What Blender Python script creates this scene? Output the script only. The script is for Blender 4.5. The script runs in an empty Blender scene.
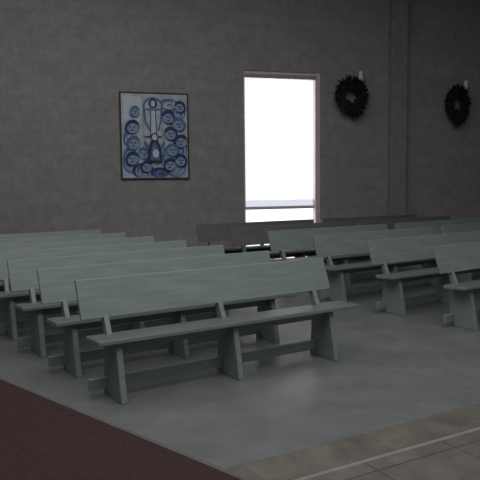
import bpy, bmesh, math, random
from mathutils import Vector, Matrix
random.seed(4)
sc = bpy.context.scene
try:
    sc.view_settings.view_transform = 'Standard'
    sc.view_settings.look = 'None'
except Exception as e:
    print(e)

# ------------------------------------------------------------ materials
def mat(name, base, rough=0.6, spec=0.4, var=0.15, scale=6.0, bump=0.0, bscale=60.0, stretch=(1,1,1), metal=0.0):
    m = bpy.data.materials.new(name); m.use_nodes = True
    nt = m.node_tree; N = nt.nodes; L = nt.links
    b = N['Principled BSDF']
    b.inputs['Roughness'].default_value = rough
    b.inputs['Specular IOR Level'].default_value = spec
    b.inputs['Metallic'].default_value = metal
    tc = N.new('ShaderNodeTexCoord'); mp = N.new('ShaderNodeMapping')
    mp.inputs['Scale'].default_value = stretch
    L.new(tc.outputs['Object'], mp.inputs['Vector'])
    n = N.new('ShaderNodeTexNoise'); n.inputs['Scale'].default_value = scale
    n.inputs['Detail'].default_value = 6; n.inputs['Roughness'].default_value = 0.6
    L.new(mp.outputs['Vector'], n.inputs['Vector'])
    r = N.new('ShaderNodeValToRGB')
    r.color_ramp.elements[0].position = 0.3; r.color_ramp.elements[1].position = 0.7
    r.color_ramp.elements[0].color = tuple(c*(1-var) for c in base)+(1,)
    r.color_ramp.elements[1].color = tuple(min(1,c*(1+var)) for c in base)+(1,)
    L.new(n.outputs['Fac'], r.inputs['Fac']); L.new(r.outputs['Color'], b.inputs['Base Color'])
    if bump:
        n2 = N.new('ShaderNodeTexNoise'); n2.inputs['Scale'].default_value = bscale
        L.new(mp.outputs['Vector'], n2.inputs['Vector'])
        bu = N.new('ShaderNodeBump'); bu.inputs['Strength'].default_value = bump
        bu.inputs['Distance'].default_value = 0.01
        L.new(n2.outputs['Fac'], bu.inputs['Height']); L.new(bu.outputs['Normal'], b.inputs['Normal'])
    return m

def brickmat(name, c1, c2, mortar, bw, bh, msize, rough, spec, axes='XZ', bump=0.3, noise_amt=0.35, nscale=3.0):
    m = bpy.data.materials.new(name); m.use_nodes = True
    nt = m.node_tree; N = nt.nodes; L = nt.links
    b = N['Principled BSDF']; b.inputs['Roughness'].default_value = rough
    b.inputs['Specular IOR Level'].default_value = spec
    tc = N.new('ShaderNodeTexCoord'); sp = N.new('ShaderNodeSeparateXYZ'); cb = N.new('ShaderNodeCombineXYZ')
    L.new(tc.outputs['Object'], sp.inputs[0])
    L.new(sp.outputs[axes[0]], cb.inputs['X']); L.new(sp.outputs[axes[1]], cb.inputs['Y'])
    br = N.new('ShaderNodeTexBrick')
    br.inputs['Scale'].default_value = 1.0
    br.inputs['Brick Width'].default_value = bw; br.inputs['Row Height'].default_value = bh
    br.inputs['Mortar Size'].default_value = msize; br.inputs['Mortar Smooth'].default_value = 0.3
    br.inputs['Color1'].default_value = c1+(1,); br.inputs['Color2'].default_value = c2+(1,)
    br.inputs['Mortar'].default_value = mortar+(1,)
    if axes == 'XY': br.offset = 0.0
    L.new(cb.outputs[0], br.inputs['Vector'])
    n = N.new('ShaderNodeTexNoise'); n.inputs['Scale'].default_value = nscale; n.inputs['Detail'].default_value = 9
    n.inputs['Roughness'].default_value = 0.72
    L.new(tc.outputs['Object'], n.inputs['Vector'])
    mr = N.new('ShaderNodeMapRange')
    mr.inputs['From Min'].default_value = 0.3; mr.inputs['From Max'].default_value = 0.7
    mr.inputs['To Min'].default_value = 1-noise_amt; mr.inputs['To Max'].default_value = 1+noise_amt
    L.new(n.outputs['Fac'], mr.inputs['Value'])
    mx = N.new('ShaderNodeVectorMath'); mx.operation = 'MULTIPLY'
    L.new(br.outputs['Color'], mx.inputs[0]); L.new(mr.outputs[0], mx.inputs[1])
    L.new(mx.outputs[0], b.inputs['Base Color'])
    bu = N.new('ShaderNodeBump'); bu.inputs['Strength'].default_value = bump; bu.inputs['Distance'].default_value = 0.01
    bu.invert = True
    L.new(br.outputs['Fac'], bu.inputs['Height']); L.new(bu.outputs['Normal'], b.inputs['Normal'])
    return m

M_wall = brickmat('concrete_block', (0.320,0.300,0.286), (0.286,0.268,0.256), (0.285,0.267,0.255), 0.42, 0.21, 0.010, 0.95, 0.1, 'XZ', 0.12, 0.17, 6.0)
M_ceil = mat('ceiling_concrete', (0.10,0.095,0.09), 0.9, 0.1)
M_pil = mat('pilaster_concrete', (0.265,0.25,0.238), 0.85, 0.2, 0.15, 5)
M_tile = brickmat('paving_tiles', (0.135,0.115,0.098), (0.113,0.097,0.084), (0.07,0.062,0.056), 0.62, 0.46, 0.008, 0.6, 0.3, 'XY', 0.2)
M_band = brickmat('paving_border', (0.130,0.116,0.096), (0.115,0.101,0.086), (0.10,0.09,0.078), 0.30, 0.30, 0.005, 0.6, 0.3, 'XY', 0.2)
M_line = mat('pale_stone', (0.21,0.195,0.178), 0.7, 0.3)
M_pew = mat('pew_paint', (0.222,0.260,0.250), 0.5, 0.4, 0.13, 3.0, 0.12, 40, (1,8,8))
M_seat = mat('pew_seat_dark', (0.115,0.120,0.115), 0.45, 0.45, 0.2, 3.0, 0.12, 40, (1,8,8))  # seat tops, darker and slightly glossier than the other boards
M_pewd = mat('pew_paint_shaded', (0.135,0.135,0.130), 0.5, 0.4, 0.15, 3.0, 0.12, 40, (1,8,8))  # darker pew paint: shade on the far right rows put into the colour
M_frame = mat('window_frame_paint', (0.68,0.54,0.56), 0.5, 0.4, 0.05)
M_carpet = mat('maroon_carpet', (0.052,0.030,0.029), 0.95, 0.1, 0.2, 30, 0.4, 300)
M_nosing = mat('step_nosing', (0.11,0.095,0.095), 0.6, 0.3)
M_leaf = mat('wreath_leaf', (0.016,0.026,0.018), 0.8, 0.2, 0.4, 10)
M_berry = mat('wreath_berry', (0.12,0.018,0.022), 0.4, 0.4)
M_candle = mat('candle_wax', (0.66,0.64,0.62), 0.5, 0.4, 0.03)
M_iron = mat('wrought_iron', (0.02,0.02,0.02), 0.5, 0.4, 0.1, 10, 0, 1, (1,1,1), 0.6)

M_floor = bpy.data.materials.new('polished_concrete'); M_floor.use_nodes = True
nt = M_floor.node_tree; N = nt.nodes; L = nt.links; b = N['Principled BSDF']
tc = N.new('ShaderNodeTexCoord')
n = N.new('ShaderNodeTexNoise'); n.inputs['Scale'].default_value = 2.2; n.inputs['Detail'].default_value = 12; n.inputs['Roughness'].default_value = 0.75
L.new(tc.outputs['Object'], n.inputs['Vector'])
r = N.new('ShaderNodeValToRGB'); r.color_ramp.elements[0].position = 0.30; r.color_ramp.elements[1].position = 0.72
r.color_ramp.elements[0].color = (0.112,0.111,0.109,1); r.color_ramp.elements[1].color = (0.180,0.180,0.179,1)
L.new(n.outputs['Fac'], r.inputs['Fac']); L.new(r.outputs['Color'], b.inputs['Base Color'])
mr = N.new('ShaderNodeMapRange'); mr.inputs['To Min'].default_value = 0.28; mr.inputs['To Max'].default_value = 0.50
L.new(n.outputs['Fac'], mr.inputs['Value']); L.new(mr.outputs[0], b.inputs['Roughness'])
b.inputs['Specular IOR Level'].default_value = 0.5

# curtain
M_curt = bpy.data.materials.new('sheer_curtain'); M_curt.use_nodes = True
nt = M_curt.node_tree; N = nt.nodes; L = nt.links
for x in list(N): N.remove(x)
o = N.new('ShaderNodeOutputMaterial'); tl = N.new('ShaderNodeBsdfTranslucent'); df = N.new('ShaderNodeBsdfDiffuse'); tp = N.new('ShaderNodeBsdfTransparent')
wv = N.new('ShaderNodeTexNoise'); wv.inputs['Scale'].default_value = 1.5; tcc = N.new('ShaderNodeTexCoord'); L.new(tcc.outputs['Object'], wv.inputs['Vector'])
rr = N.new('ShaderNodeValToRGB'); rr.color_ramp.elements[0].color = (0.86,0.82,0.835,1); rr.color_ramp.elements[1].color = (0.92,0.89,0.90,1)
L.new(wv.outputs['Fac'], rr.inputs['Fac']); L.new(rr.outputs['Color'], tl.inputs['Color']); L.new(rr.outputs['Color'], df.inputs['Color'])
m1 = N.new('ShaderNodeMixShader'); m1.inputs[0].default_value = 0.3; L.new(tl.outputs[0], m1.inputs[1]); L.new(df.outputs[0], m1.inputs[2])
m2 = N.new('ShaderNodeMixShader'); m2.inputs[0].default_value = 0.2; L.new(m1.outputs[0], m2.inputs[1]); L.new(tp.outputs[0], m2.inputs[2])
L.new(m2.outputs[0], o.inputs[0])
# glass
M_glass = bpy.data.materials.new('window_glass'); M_glass.use_nodes = True
nt = M_glass.node_tree; N = nt.nodes; L = nt.links
for x in list(N): N.remove(x)
o = N.new('ShaderNodeOutputMaterial'); gl = N.new('ShaderNodeBsdfGlossy'); gl.inputs['Roughness'].default_value = 0.02
tp = N.new('ShaderNodeBsdfTransparent'); tp.inputs[0].default_value = (0.95,0.97,1,1)
m1 = N.new('ShaderNodeMixShader'); m1.inputs[0].default_value = 0.05
L.new(tp.outputs[0], m1.inputs[1]); L.new(gl.outputs[0], m1.inputs[2]); L.new(m1.outputs[0], o.inputs[0])
M_frost = bpy.data.materials.new('frosted_lower_glass'); M_frost.use_nodes = True
nt = M_frost.node_tree; N = nt.nodes; L = nt.links
for x in list(N): N.remove(x)
o = N.new('ShaderNodeOutputMaterial'); tp = N.new('ShaderNodeBsdfTransparent'); tp.inputs[0].default_value = (0.40,0.43,0.45,1)
L.new(tp.outputs[0], o.inputs[0])

# ------------------------------------------------------------ mesh helpers
def add_box(bm, x0,x1,y0,y1,z0,z1, mi=0):
    vs = [bm.verts.new(p) for p in [(x0,y0,z0),(x1,y0,z0),(x1,y1,z0),(x0,y1,z0),(x0,y0,z1),(x1,y0,z1),(x1,y1,z1),(x0,y1,z1)]]
    for f in [(0,3,2,1),(4,5,6,7),(0,1,5,4),(1,2,6,5),(2,3,7,6),(3,0,4,7)]:
        fc = bm.faces.new([vs[i] for i in f]); fc.material_index = mi
def add_prism_x(bm, prof, x0, x1, mi=0):
    a = [bm.verts.new((x0,y,z)) for y,z in prof]; c = [bm.verts.new((x1,y,z)) for y,z in prof]
    k = len(prof)
    fs = [bm.faces.new(a[::-1]), bm.faces.new(c)]
    for i in range(k):
        fs.append(bm.faces.new([a[i],a[(i+1)%k],c[(i+1)%k],c[i]]))
    for f in fs: f.material_index = mi
    return fs
def finish(bm, name, mats, bevel=0.0, smooth=False):
    bmesh.ops.recalc_face_normals(bm, faces=bm.faces)
    me = bpy.data.meshes.new(name); bm.to_mesh(me); bm.free()
    for m in mats: me.materials.append(m)
    if smooth:
        for p in me.polygons: p.use_smooth = True
    ob = bpy.data.objects.new(name, me); sc.collection.objects.link(ob)
    if bevel:
        md = ob.modifiers.new('bevel','BEVEL'); md.width = bevel; md.segments = 2; md.limit_method = 'ANGLE'
    return ob

# ------------------------------------------------------------ room shell (frame aligned with the block wall)
WA = math.radians(17.5)
P0 = Vector((0.8,13.0,0.0))
def place(ob, s=0, n=0, z=0, rot=0):
    ob.location = P0 + Vector((math.cos(WA)*s - math.sin(WA)*n, math.sin(WA)*s + math.cos(WA)*n, z))
    ob.rotation_euler = (0,0,WA+rot)
H = 6.5; XL, XR, YB = -10.0, 9.0, -16.5
W0, W1, WT = -0.74, 0.88, 3.76
bm = bmesh.new()
add_box(bm, XL, W0, 0, 0.3, 0, H); add_box(bm, W1, XR, 0, 0.3, 0, H); add_box(bm, W0, W1, 0, 0.3, WT, H)
place(finish(bm,'wall_back',[M_wall]))
for nm,(x0,x1,y0,y1) in {'wall_left':(XL-0.3,XL,YB-0.3,0.3),'wall_right':(XR,XR+0.3,YB-0.3,0.3),'wall_front':(XL,XR,YB-0.3,YB)}.items():
    bm = bmesh.new(); add_box(bm,x0,x1,y0,y1,0,H); place(finish(bm,nm,[M_wall]))
bm = bmesh.new(); add_box(bm, XL-0.3,XR+0.3,YB-0.3,0.3,-0.2,0); place(finish(bm,'floor',[M_floor]))
bm = bmesh.new(); add_box(bm, XL-0.3,XR+0.3,YB-0.3,0.3,H,H+0.2); place(finish(bm,'ceiling',[M_ceil]))
bm = bmesh.new(); add_box(bm, 2.42, 2.78, -0.16, -0.001, 0, H); place(finish(bm,'pilaster',[M_pil],0.01))

# window
bm = bmesh.new()
add_box(bm, W0, W0+0.035, 0.02, 0.12, 0, WT); add_box(bm, W1-0.10, W1, 0.0, 0.14, 0, WT)
add_box(bm, W0, W1, 0.02, 0.12, WT-0.06, WT); add_box(bm, W0, W1, 0.02, 0.12, 0, 0.06)
add_box(bm, W0, W1, 0.05, 0.11, 1.06, 1.12)
win = finish(bm,'window_1',[M_frame],0.005); place(win)
bm = bmesh.new(); add_box(bm, W0+0.03, W1-0.06, 0.085, 0.09, 0.05, WT-0.05)
g = finish(bm,'glass',[M_glass]); g.parent = win
bm = bmesh.new()
f = bm.faces.new([bm.verts.new(p) for p in [(W0+0.03,0.10,1.11),(W1-0.08,0.10,1.11),(W1-0.08,0.10,1.24),(W0+0.03,0.10,1.24)]])
g = finish(bm,'tinted_strip',[M_frost]); g.parent = win
bm = bmesh.new(); prev = None; K = 160
for i in range(K+1):
    x = W0+0.04 + (W1-0.10-W0-0.04)*i/K
    y = 0.035 + 0.004*math.sin(i*0.45) + 0.002*math.sin(i*1.1)
    c = (bm.verts.new((x,y,1.24)), bm.verts.new((x,y,WT-0.10)))
    if prev: bm.faces.new([prev[0],c[0],c[1],prev[1]])
    prev = c
c = finish(bm,'curtain',[M_curt],0,True); c.parent = win
bm = bmesh.new(); add_box(bm, W0+0.02, W1-0.08, 0.0, 0.06, WT-0.13, WT-0.06)
c = finish(bm,'curtain_rail',[mat('rail_grey',(0.3,0.3,0.31),0.6,0.3)],0.004); c.parent = win

# ------------------------------------------------------------ paved strip and dais
TA = math.radians(29.5)
def tplace(ob, z=0):
    ob.location = (0,3.64,z); ob.rotation_euler = (0,0,TA)
bm = bmesh.new(); add_box(bm,-3,5.0,-0.31,0,0,0.004); tplace(finish(bm,'floor_paving_border',[M_band]))
bm = bmesh.new(); add_box(bm,-3,5.0,-0.345,-0.31,0,0.005); tplace(finish(bm,'floor_paving_joint',[M_line]))
bm = bmesh.new(); add_box(bm,-3,5.0,-6.0,-0.345,0,0.004); tplace(finish(bm,'floor_paving',[M_tile]))
e0 = Vector((-1.8,4.80)); e1 = Vector((0.025,3.10)); dd = (e1-e0).normalized()
bm = bmesh.new(); DH = 0.17
add_box(bm,-1.2,4.6,-4.5,-0.03,0.0,DH)
add_box(bm,-1.2,4.6,-0.03,0.0,0.0,DH+0.003,1)
d = finish(bm,'carpeted_altar_step',[M_carpet,M_nosing],0.004)
d.location = (e0.x,e0.y,0.006); d.rotation_euler = (0,0,math.atan2(dd.y,dd.x))

# ------------------------------------------------------------ pews
bm = bmesh.new()
LP = 2.06
for x in (0, LP/2, LP):
    a,c = x-0.025, x+0.025
    add_prism_x(bm, [(-0.20,0),(0.17,0),(0.135,0.445),(-0.11,0.445)], a, c)
    add_prism_x(bm, [(0.05,0.44),(0.13,0.44),(0.30,0.84),(0.245,0.84)], a+0.003, c-0.003)
x0,x1 = -0.17, LP+0.30
fs = add_prism_x(bm, [(-0.16,0.450),(0.13,0.435),(0.13,0.475),(-0.16,0.485)], x0, x1)
for f in fs:
    zs=[v.co.z for v in f.verts]
    if min(zs) > 0.46: f.material_index = 1
add_prism_x(bm, [(0.130,0.600),(0.160,0.595),(0.275,0.885),(0.245,0.895)], x0-0.03, x1-0.10)
add_box(bm, -0.17, LP+0.12, 0.085, 0.125, 0.05, 0.14)
add_box(bm, -0.03, LP+0.03, -0.03, 0.02, 0.37, 0.44)
pew = finish(bm,'church_pew',[M_pew,M_seat],0.006)
first = [True]
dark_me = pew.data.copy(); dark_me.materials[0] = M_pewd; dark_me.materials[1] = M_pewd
def put_pew(x, y, ang, dark=False):
    if first[0]:
        ob = pew; first[0] = False
    else:
        ob = pew.copy(); sc.collection.objects.link(ob); ob.name = 'church_pew'
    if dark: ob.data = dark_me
    ob.location = (x,y,0); ob.rotation_euler = (0,0,ang)
A1 = math.radians(32.6)
B1 = (-0.973,4.86)
for i in range(7):
    x,y = B1[0]-0.50*i, B1[1]+0.67*i
    a = A1 + math.radians(random.uniform(-.5,.5))
    put_pew(x,y,a)
    if i >= 3:
        put_pew(x-2.72*math.cos(A1), y-2.72*math.sin(A1), a)
C1 = (2.45,7.08)
for i,ad in enumerate((34.5,34.5,34,33,31,29)):
    A2 = math.radians(ad)
    x,y = C1[0]-0.58*i, C1[1]+0.80*i
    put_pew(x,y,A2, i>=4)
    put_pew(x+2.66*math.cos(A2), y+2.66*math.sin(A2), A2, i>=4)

# ------------------------------------------------------------ wreaths with candle sconces
def add_cone(bm, p, dr, ln, w):
    dr = dr.normalized(); t = dr.cross(Vector((0.3,0.9,0.2))).normalized(); u = dr.cross(t)
    tip = bm.verts.new(p+dr*ln)
    mid = p+dr*ln*0.45
    base = bm.verts.new(p)
    ring = [bm.verts.new(mid+t*w), bm.verts.new(mid+u*w*0.35), bm.verts.new(mid-t*w), bm.verts.new(mid-u*w*0.35)]
    for i in range(4):
        bm.faces.new([base, ring[i], ring[(i+1)%4]]); bm.faces.new([tip, ring[(i+1)%4], ring[i]])
def wreath(s, z, sx=1.0, sz=1.0):
    bm = bmesh.new(); R = 0.26
    seg=36; rs=8; grid=[]
    for i in range(seg):
        a=2*math.pi*i/seg; row=[]
        for j in range(rs):
            t=2*math.pi*j/rs; rad=0.080+0.015*math.sin(7*a+3*t)
            row.append(bm.verts.new(((R+rad*math.cos(t))*math.cos(a), -0.12+rad*math.sin(t), (R+rad*math.cos(t))*math.sin(a))))
        grid.append(row)
    for i in range(seg):
        for j in range(rs):
            bm.faces.new([grid[i][j],grid[(i+1)%seg][j],grid[(i+1)%seg][(j+1)%rs],grid[i][(j+1)%rs]])
    for k in range(620):
        a = random.uniform(0,2*math.pi); t = random.uniform(0,2*math.pi)
        rad = Vector((math.cos(a),0,math.sin(a))); tan = Vector((-math.sin(a),0,math.cos(a)))
        nrm = rad*math.cos(t)+Vector((0,-abs(math.sin(t)),0))
        p = rad*R + Vector((0,-0.12,0)) + nrm*0.06
        dr = nrm + tan*random.uniform(0.2,1.3) + Vector((random.uniform(-.3,.3),0,random.uniform(-.4,.2)))
        if dr.y>0: dr.y=0
        add_cone(bm, p, dr, random.uniform(0.06,0.15), 0.020)
    for k in range(26):
        a = random.uniform(-0.5,0.9) - math.pi/2
        p = Vector((math.cos(a)*R,-0.12,math.sin(a)*R))
        add_cone(bm,p,Vector((random.uniform(0,0.7),-0.05,-1)),random.uniform(0.12,0.30),0.015)
    bmesh.ops.scale(bm, vec=(sx,1,sz), verts=bm.verts)
    nb = len(bm.faces)
    for k in range(22):
        a = random.uniform(0,2*math.pi)
        mtx = Matrix.Translation((math.cos(a)*R*sx+random.uniform(-.05,.05),-0.22,math.sin(a)*R*sz+random.uniform(-.05,.05)))
        bmesh.ops.create_icosphere(bm, subdivisions=1, radius=0.018, matrix=mtx)
    bm.faces.ensure_lookup_table()
    for f in bm.faces[nb:]: f.material_index = 1
    w = finish(bm,'evergreen_wreath_with_candle',[M_leaf,M_berry]); place(w,s,0,z)
    bm = bmesh.new()
    add_box(bm,-0.03,0.03,-0.015,-0.001,-0.12,0.16)
    add_box(bm,-0.012,0.012,-0.16,-0.001,0.09,0.115)
    bmesh.ops.create_cone(bm,cap_ends=True,segments=20,radius1=0.035,radius2=0.065,depth=0.03,matrix=Matrix.Translation((0,-0.16,0.13)))
    sc_ = finish(bm,'sconce',[M_iron]); sc_.parent = w; sc_.location=(0.20,0,0.10)
    bm = bmesh.new()
    bmesh.ops.create_cone(bm,cap_ends=True,segments=20,radius1=0.045,radius2=0.043,depth=0.24,matrix=Matrix.Translation((0.20,-0.16,0.365)))
    bmesh.ops.create_cone(bm,cap_ends=True,segments=6,radius1=0.004,radius2=0.003,depth=0.03,matrix=Matrix.Translation((0.20,-0.16,0.495)))
    cn = finish(bm,'candle',[M_candle]); cn.parent = w
wreath(1.50,3.32,0.95,1.0)
wreath(4.00,3.22,0.75,1.05)

# ------------------------------------------------------------ painting
PB = mat('paint_pale', (0.44,0.49,0.54), 0.6,0.3,0.25,8)
PW = mat('paint_white', (0.60,0.63,0.67), 0.6,0.3,0.1,8)
PM = mat('paint_mid_blue', (0.10,0.16,0.32), 0.6,0.3,0.3,12)
PD = mat('paint_dark_blue', (0.030,0.045,0.12), 0.6,0.3,0.3,12)
PL = mat('paint_light_blue', (0.26,0.34,0.48), 0.6,0.3,0.3,14)
PF = mat('painting_frame', (0.045,0.04,0.04), 0.6,0.3)
PWid, PHt = 1.29, 1.60
bm = bmesh.new()
layer=[0]
def flat(pts,mi):
    layer[0]+=1; y=-0.032-0.0001*layer[0]
    f=bm.faces.new([bm.verts.new((min(max(x,.03),.97)*PWid,y,min(max(z,.025),.975)*PHt)) for x,z in pts]); f.material_index=mi
def ell(cx,cy,rx,ry,mi,rot=0,n=24):
    pts=[]; r=math.radians(rot)
    for i in range(n):
        a=2*math.pi*i/n
        px,py=rx*math.cos(a),ry*math.sin(a)
        pts.append((cx+px*math.cos(r)-py*math.sin(r), cy+px*math.sin(r)+py*math.cos(r)))
    flat(pts,mi)
def stroke(pts,w,mi):
    for i in range(len(pts)-1):
        a=Vector(pts[i]); b_=Vector(pts[i+1]); d_=(b_-a).normalized(); nn=Vector((-d_.y,d_.x))*w
        flat([tuple(a+nn),tuple(a-nn),tuple(b_-nn),tuple(b_+nn)],mi)
def arc(cx,cy,rx,ry,a0,a1,w,mi,n=12):
    stroke([(cx+rx*math.cos(math.radians(a0+(a1-a0)*i/n)), cy+ry*math.sin(math.radians(a0+(a1-a0)*i/n))) for i in range(n+1)],w,mi)
add_box(bm,0,PWid,-0.03,-0.001,0,PHt,5)
add_box(bm,0.03,PWid-0.03,-0.032,-0.03,0.03,PHt-0.03,0)
flat([(.05,.70),(.05,.95),(.30,.96),(.34,.80),(.28,.66)],1)
def robe(cx,cy,w,h,mi,mi2):
    ell(cx,cy,w,h,mi); ell(cx+.01,cy-.01,w*.8,h*.85,mi2); arc(cx,cy,w*.5,h*.6,20,200,.009,mi); arc(cx+.02,cy-.03,w*.3,h*.4,-40,150,.008,mi)
def head(cx,cy,s=1,hair=3,flip=1):
    ell(cx,cy,.10*s,.080*s,hair,20*flip)
    ell(cx+.012*flip,cy-.010,.078*s,.058*s,4,10*flip)
    arc(cx+.01*flip,cy,.07*s,.05*s,30,170,.010,hair)
    ell(cx-.025*s,cy+.002,.014*s,.009*s,3); ell(cx+.03*s,cy+.002,.014*s,.009*s,3)
    stroke([(cx,cy),(cx+.008,cy-.022*s)],.005,3)
    stroke([(cx-.02*s,cy-.037*s),(cx+.025*s,cy-.037*s)],.005,3)
for (cx,cy,w,h,a_,b_) in [(.14,.22,.12,.15,2,4),(.32,.10,.16,.09,3,4),(.56,.08,.14,.06,3,2),(.80,.16,.15,.14,2,4),(.86,.36,.11,.13,3,4),(.70,.28,.10,.11,2,4),(.14,.47,.10,.10,2,0),(.83,.78,.12,.09,3,4),(.70,.87,.14,.06,2,0)]:
    robe(cx,cy,w,h,a_,b_)
for (cx,cy,s,h,f) in [(.17,.60,1.05,3,1),(.18,.42,1.0,2,1),(.16,.24,1.0,3,1),(.33,.30,.85,2,-1),(.36,.15,.85,3,1),(.70,.72,1.0,3,-1),(.85,.64,1.0,2,-1),(.73,.53,1.0,3,-1),(.87,.44,1.0,3,1),(.75,.34,.95,2,-1),(.87,.22,.95,3,-1),(.70,.17,.95,3,1),(.21,.78,.75,2,1),(.87,.84,.85,3,-1)]:
    head(cx,cy,s,h,f)
flat([(.34,.50),(.34,.84),(.40,.93),(.54,.93),(.60,.84),(.60,.50)],0)
arc(.47,.84,.13,.09,0,180,.014,2); stroke([(.34,.84),(.36,.66),(.42,.56)],.013,2); stroke([(.60,.84),(.58,.66),(.54,.56)],.013,2)
flat([(.435,.45),(.445,.90),(.50,.90),(.51,.45)],1)
stroke([(.43,.50),(.44,.90)],.007,3); stroke([(.515,.50),(.505,.90)],.007,3)
stroke([(.36,.80),(.58,.80)],.010,2)
arc(.47,.87,.055,.045,0,360,.010,3,16)
flat([(.38,.20),(.60,.20),(.575,.36),(.53,.46),(.44,.46),(.39,.36)],3)
flat([(.42,.22),(.56,.22),(.54,.36),(.50,.43),(.45,.40)],2)
ell(.485,.49,.055,.045,3); ell(.487,.485,.038,.034,1)
stroke([(.40,.36),(.34,.44)],.015,2); stroke([(.57,.36),(.63,.43)],.015,2)
ell(.50,.30,.045,.05,1)
pt = finish(bm,'religious_painting',[PB,PW,PM,PD,PL,PF]); place(pt,-3.13,0,1.68)

# ------------------------------------------------------------ lighting
wd = bpy.data.worlds.new('World'); sc.world = wd; wd.use_nodes = True
bg = wd.node_tree.nodes['Background']; bg.inputs[0].default_value = (1.0,0.96,0.975,1); bg.inputs[1].default_value = 2.15
def area(name, loc, sx, sy, e, col, rot=(0,0,0)):
    l = bpy.data.lights.new(name,'AREA'); l.shape='RECTANGLE'; l.size=sx; l.size_y=sy; l.energy=e; l.color=col
    o = bpy.data.objects.new(name,l); sc.collection.objects.link(o); o.location=loc; o.rotation_euler=rot
area('skylight_lamp',(1.0,2.5,6.4),9,6,380,(0.95,0.985,1.0))
area('skylight_lamp_rear',(-1.0,7.8,6.4),8,3,115,(0.97,0.985,1.0))

# ------------------------------------------------------------ camera
cd = bpy.data.cameras.new('camera'); cam = bpy.data.objects.new('camera',cd); sc.collection.objects.link(cam)
cam.location=(0,0,1.65)
cam.rotation_euler=(Matrix.Rotation(math.radians(90-5.27),3,'X') @ Matrix.Rotation(math.radians(-0.6),3,'Z')).to_euler()
cd.sensor_width=36; cd.lens=48.75
sc.camera=cam
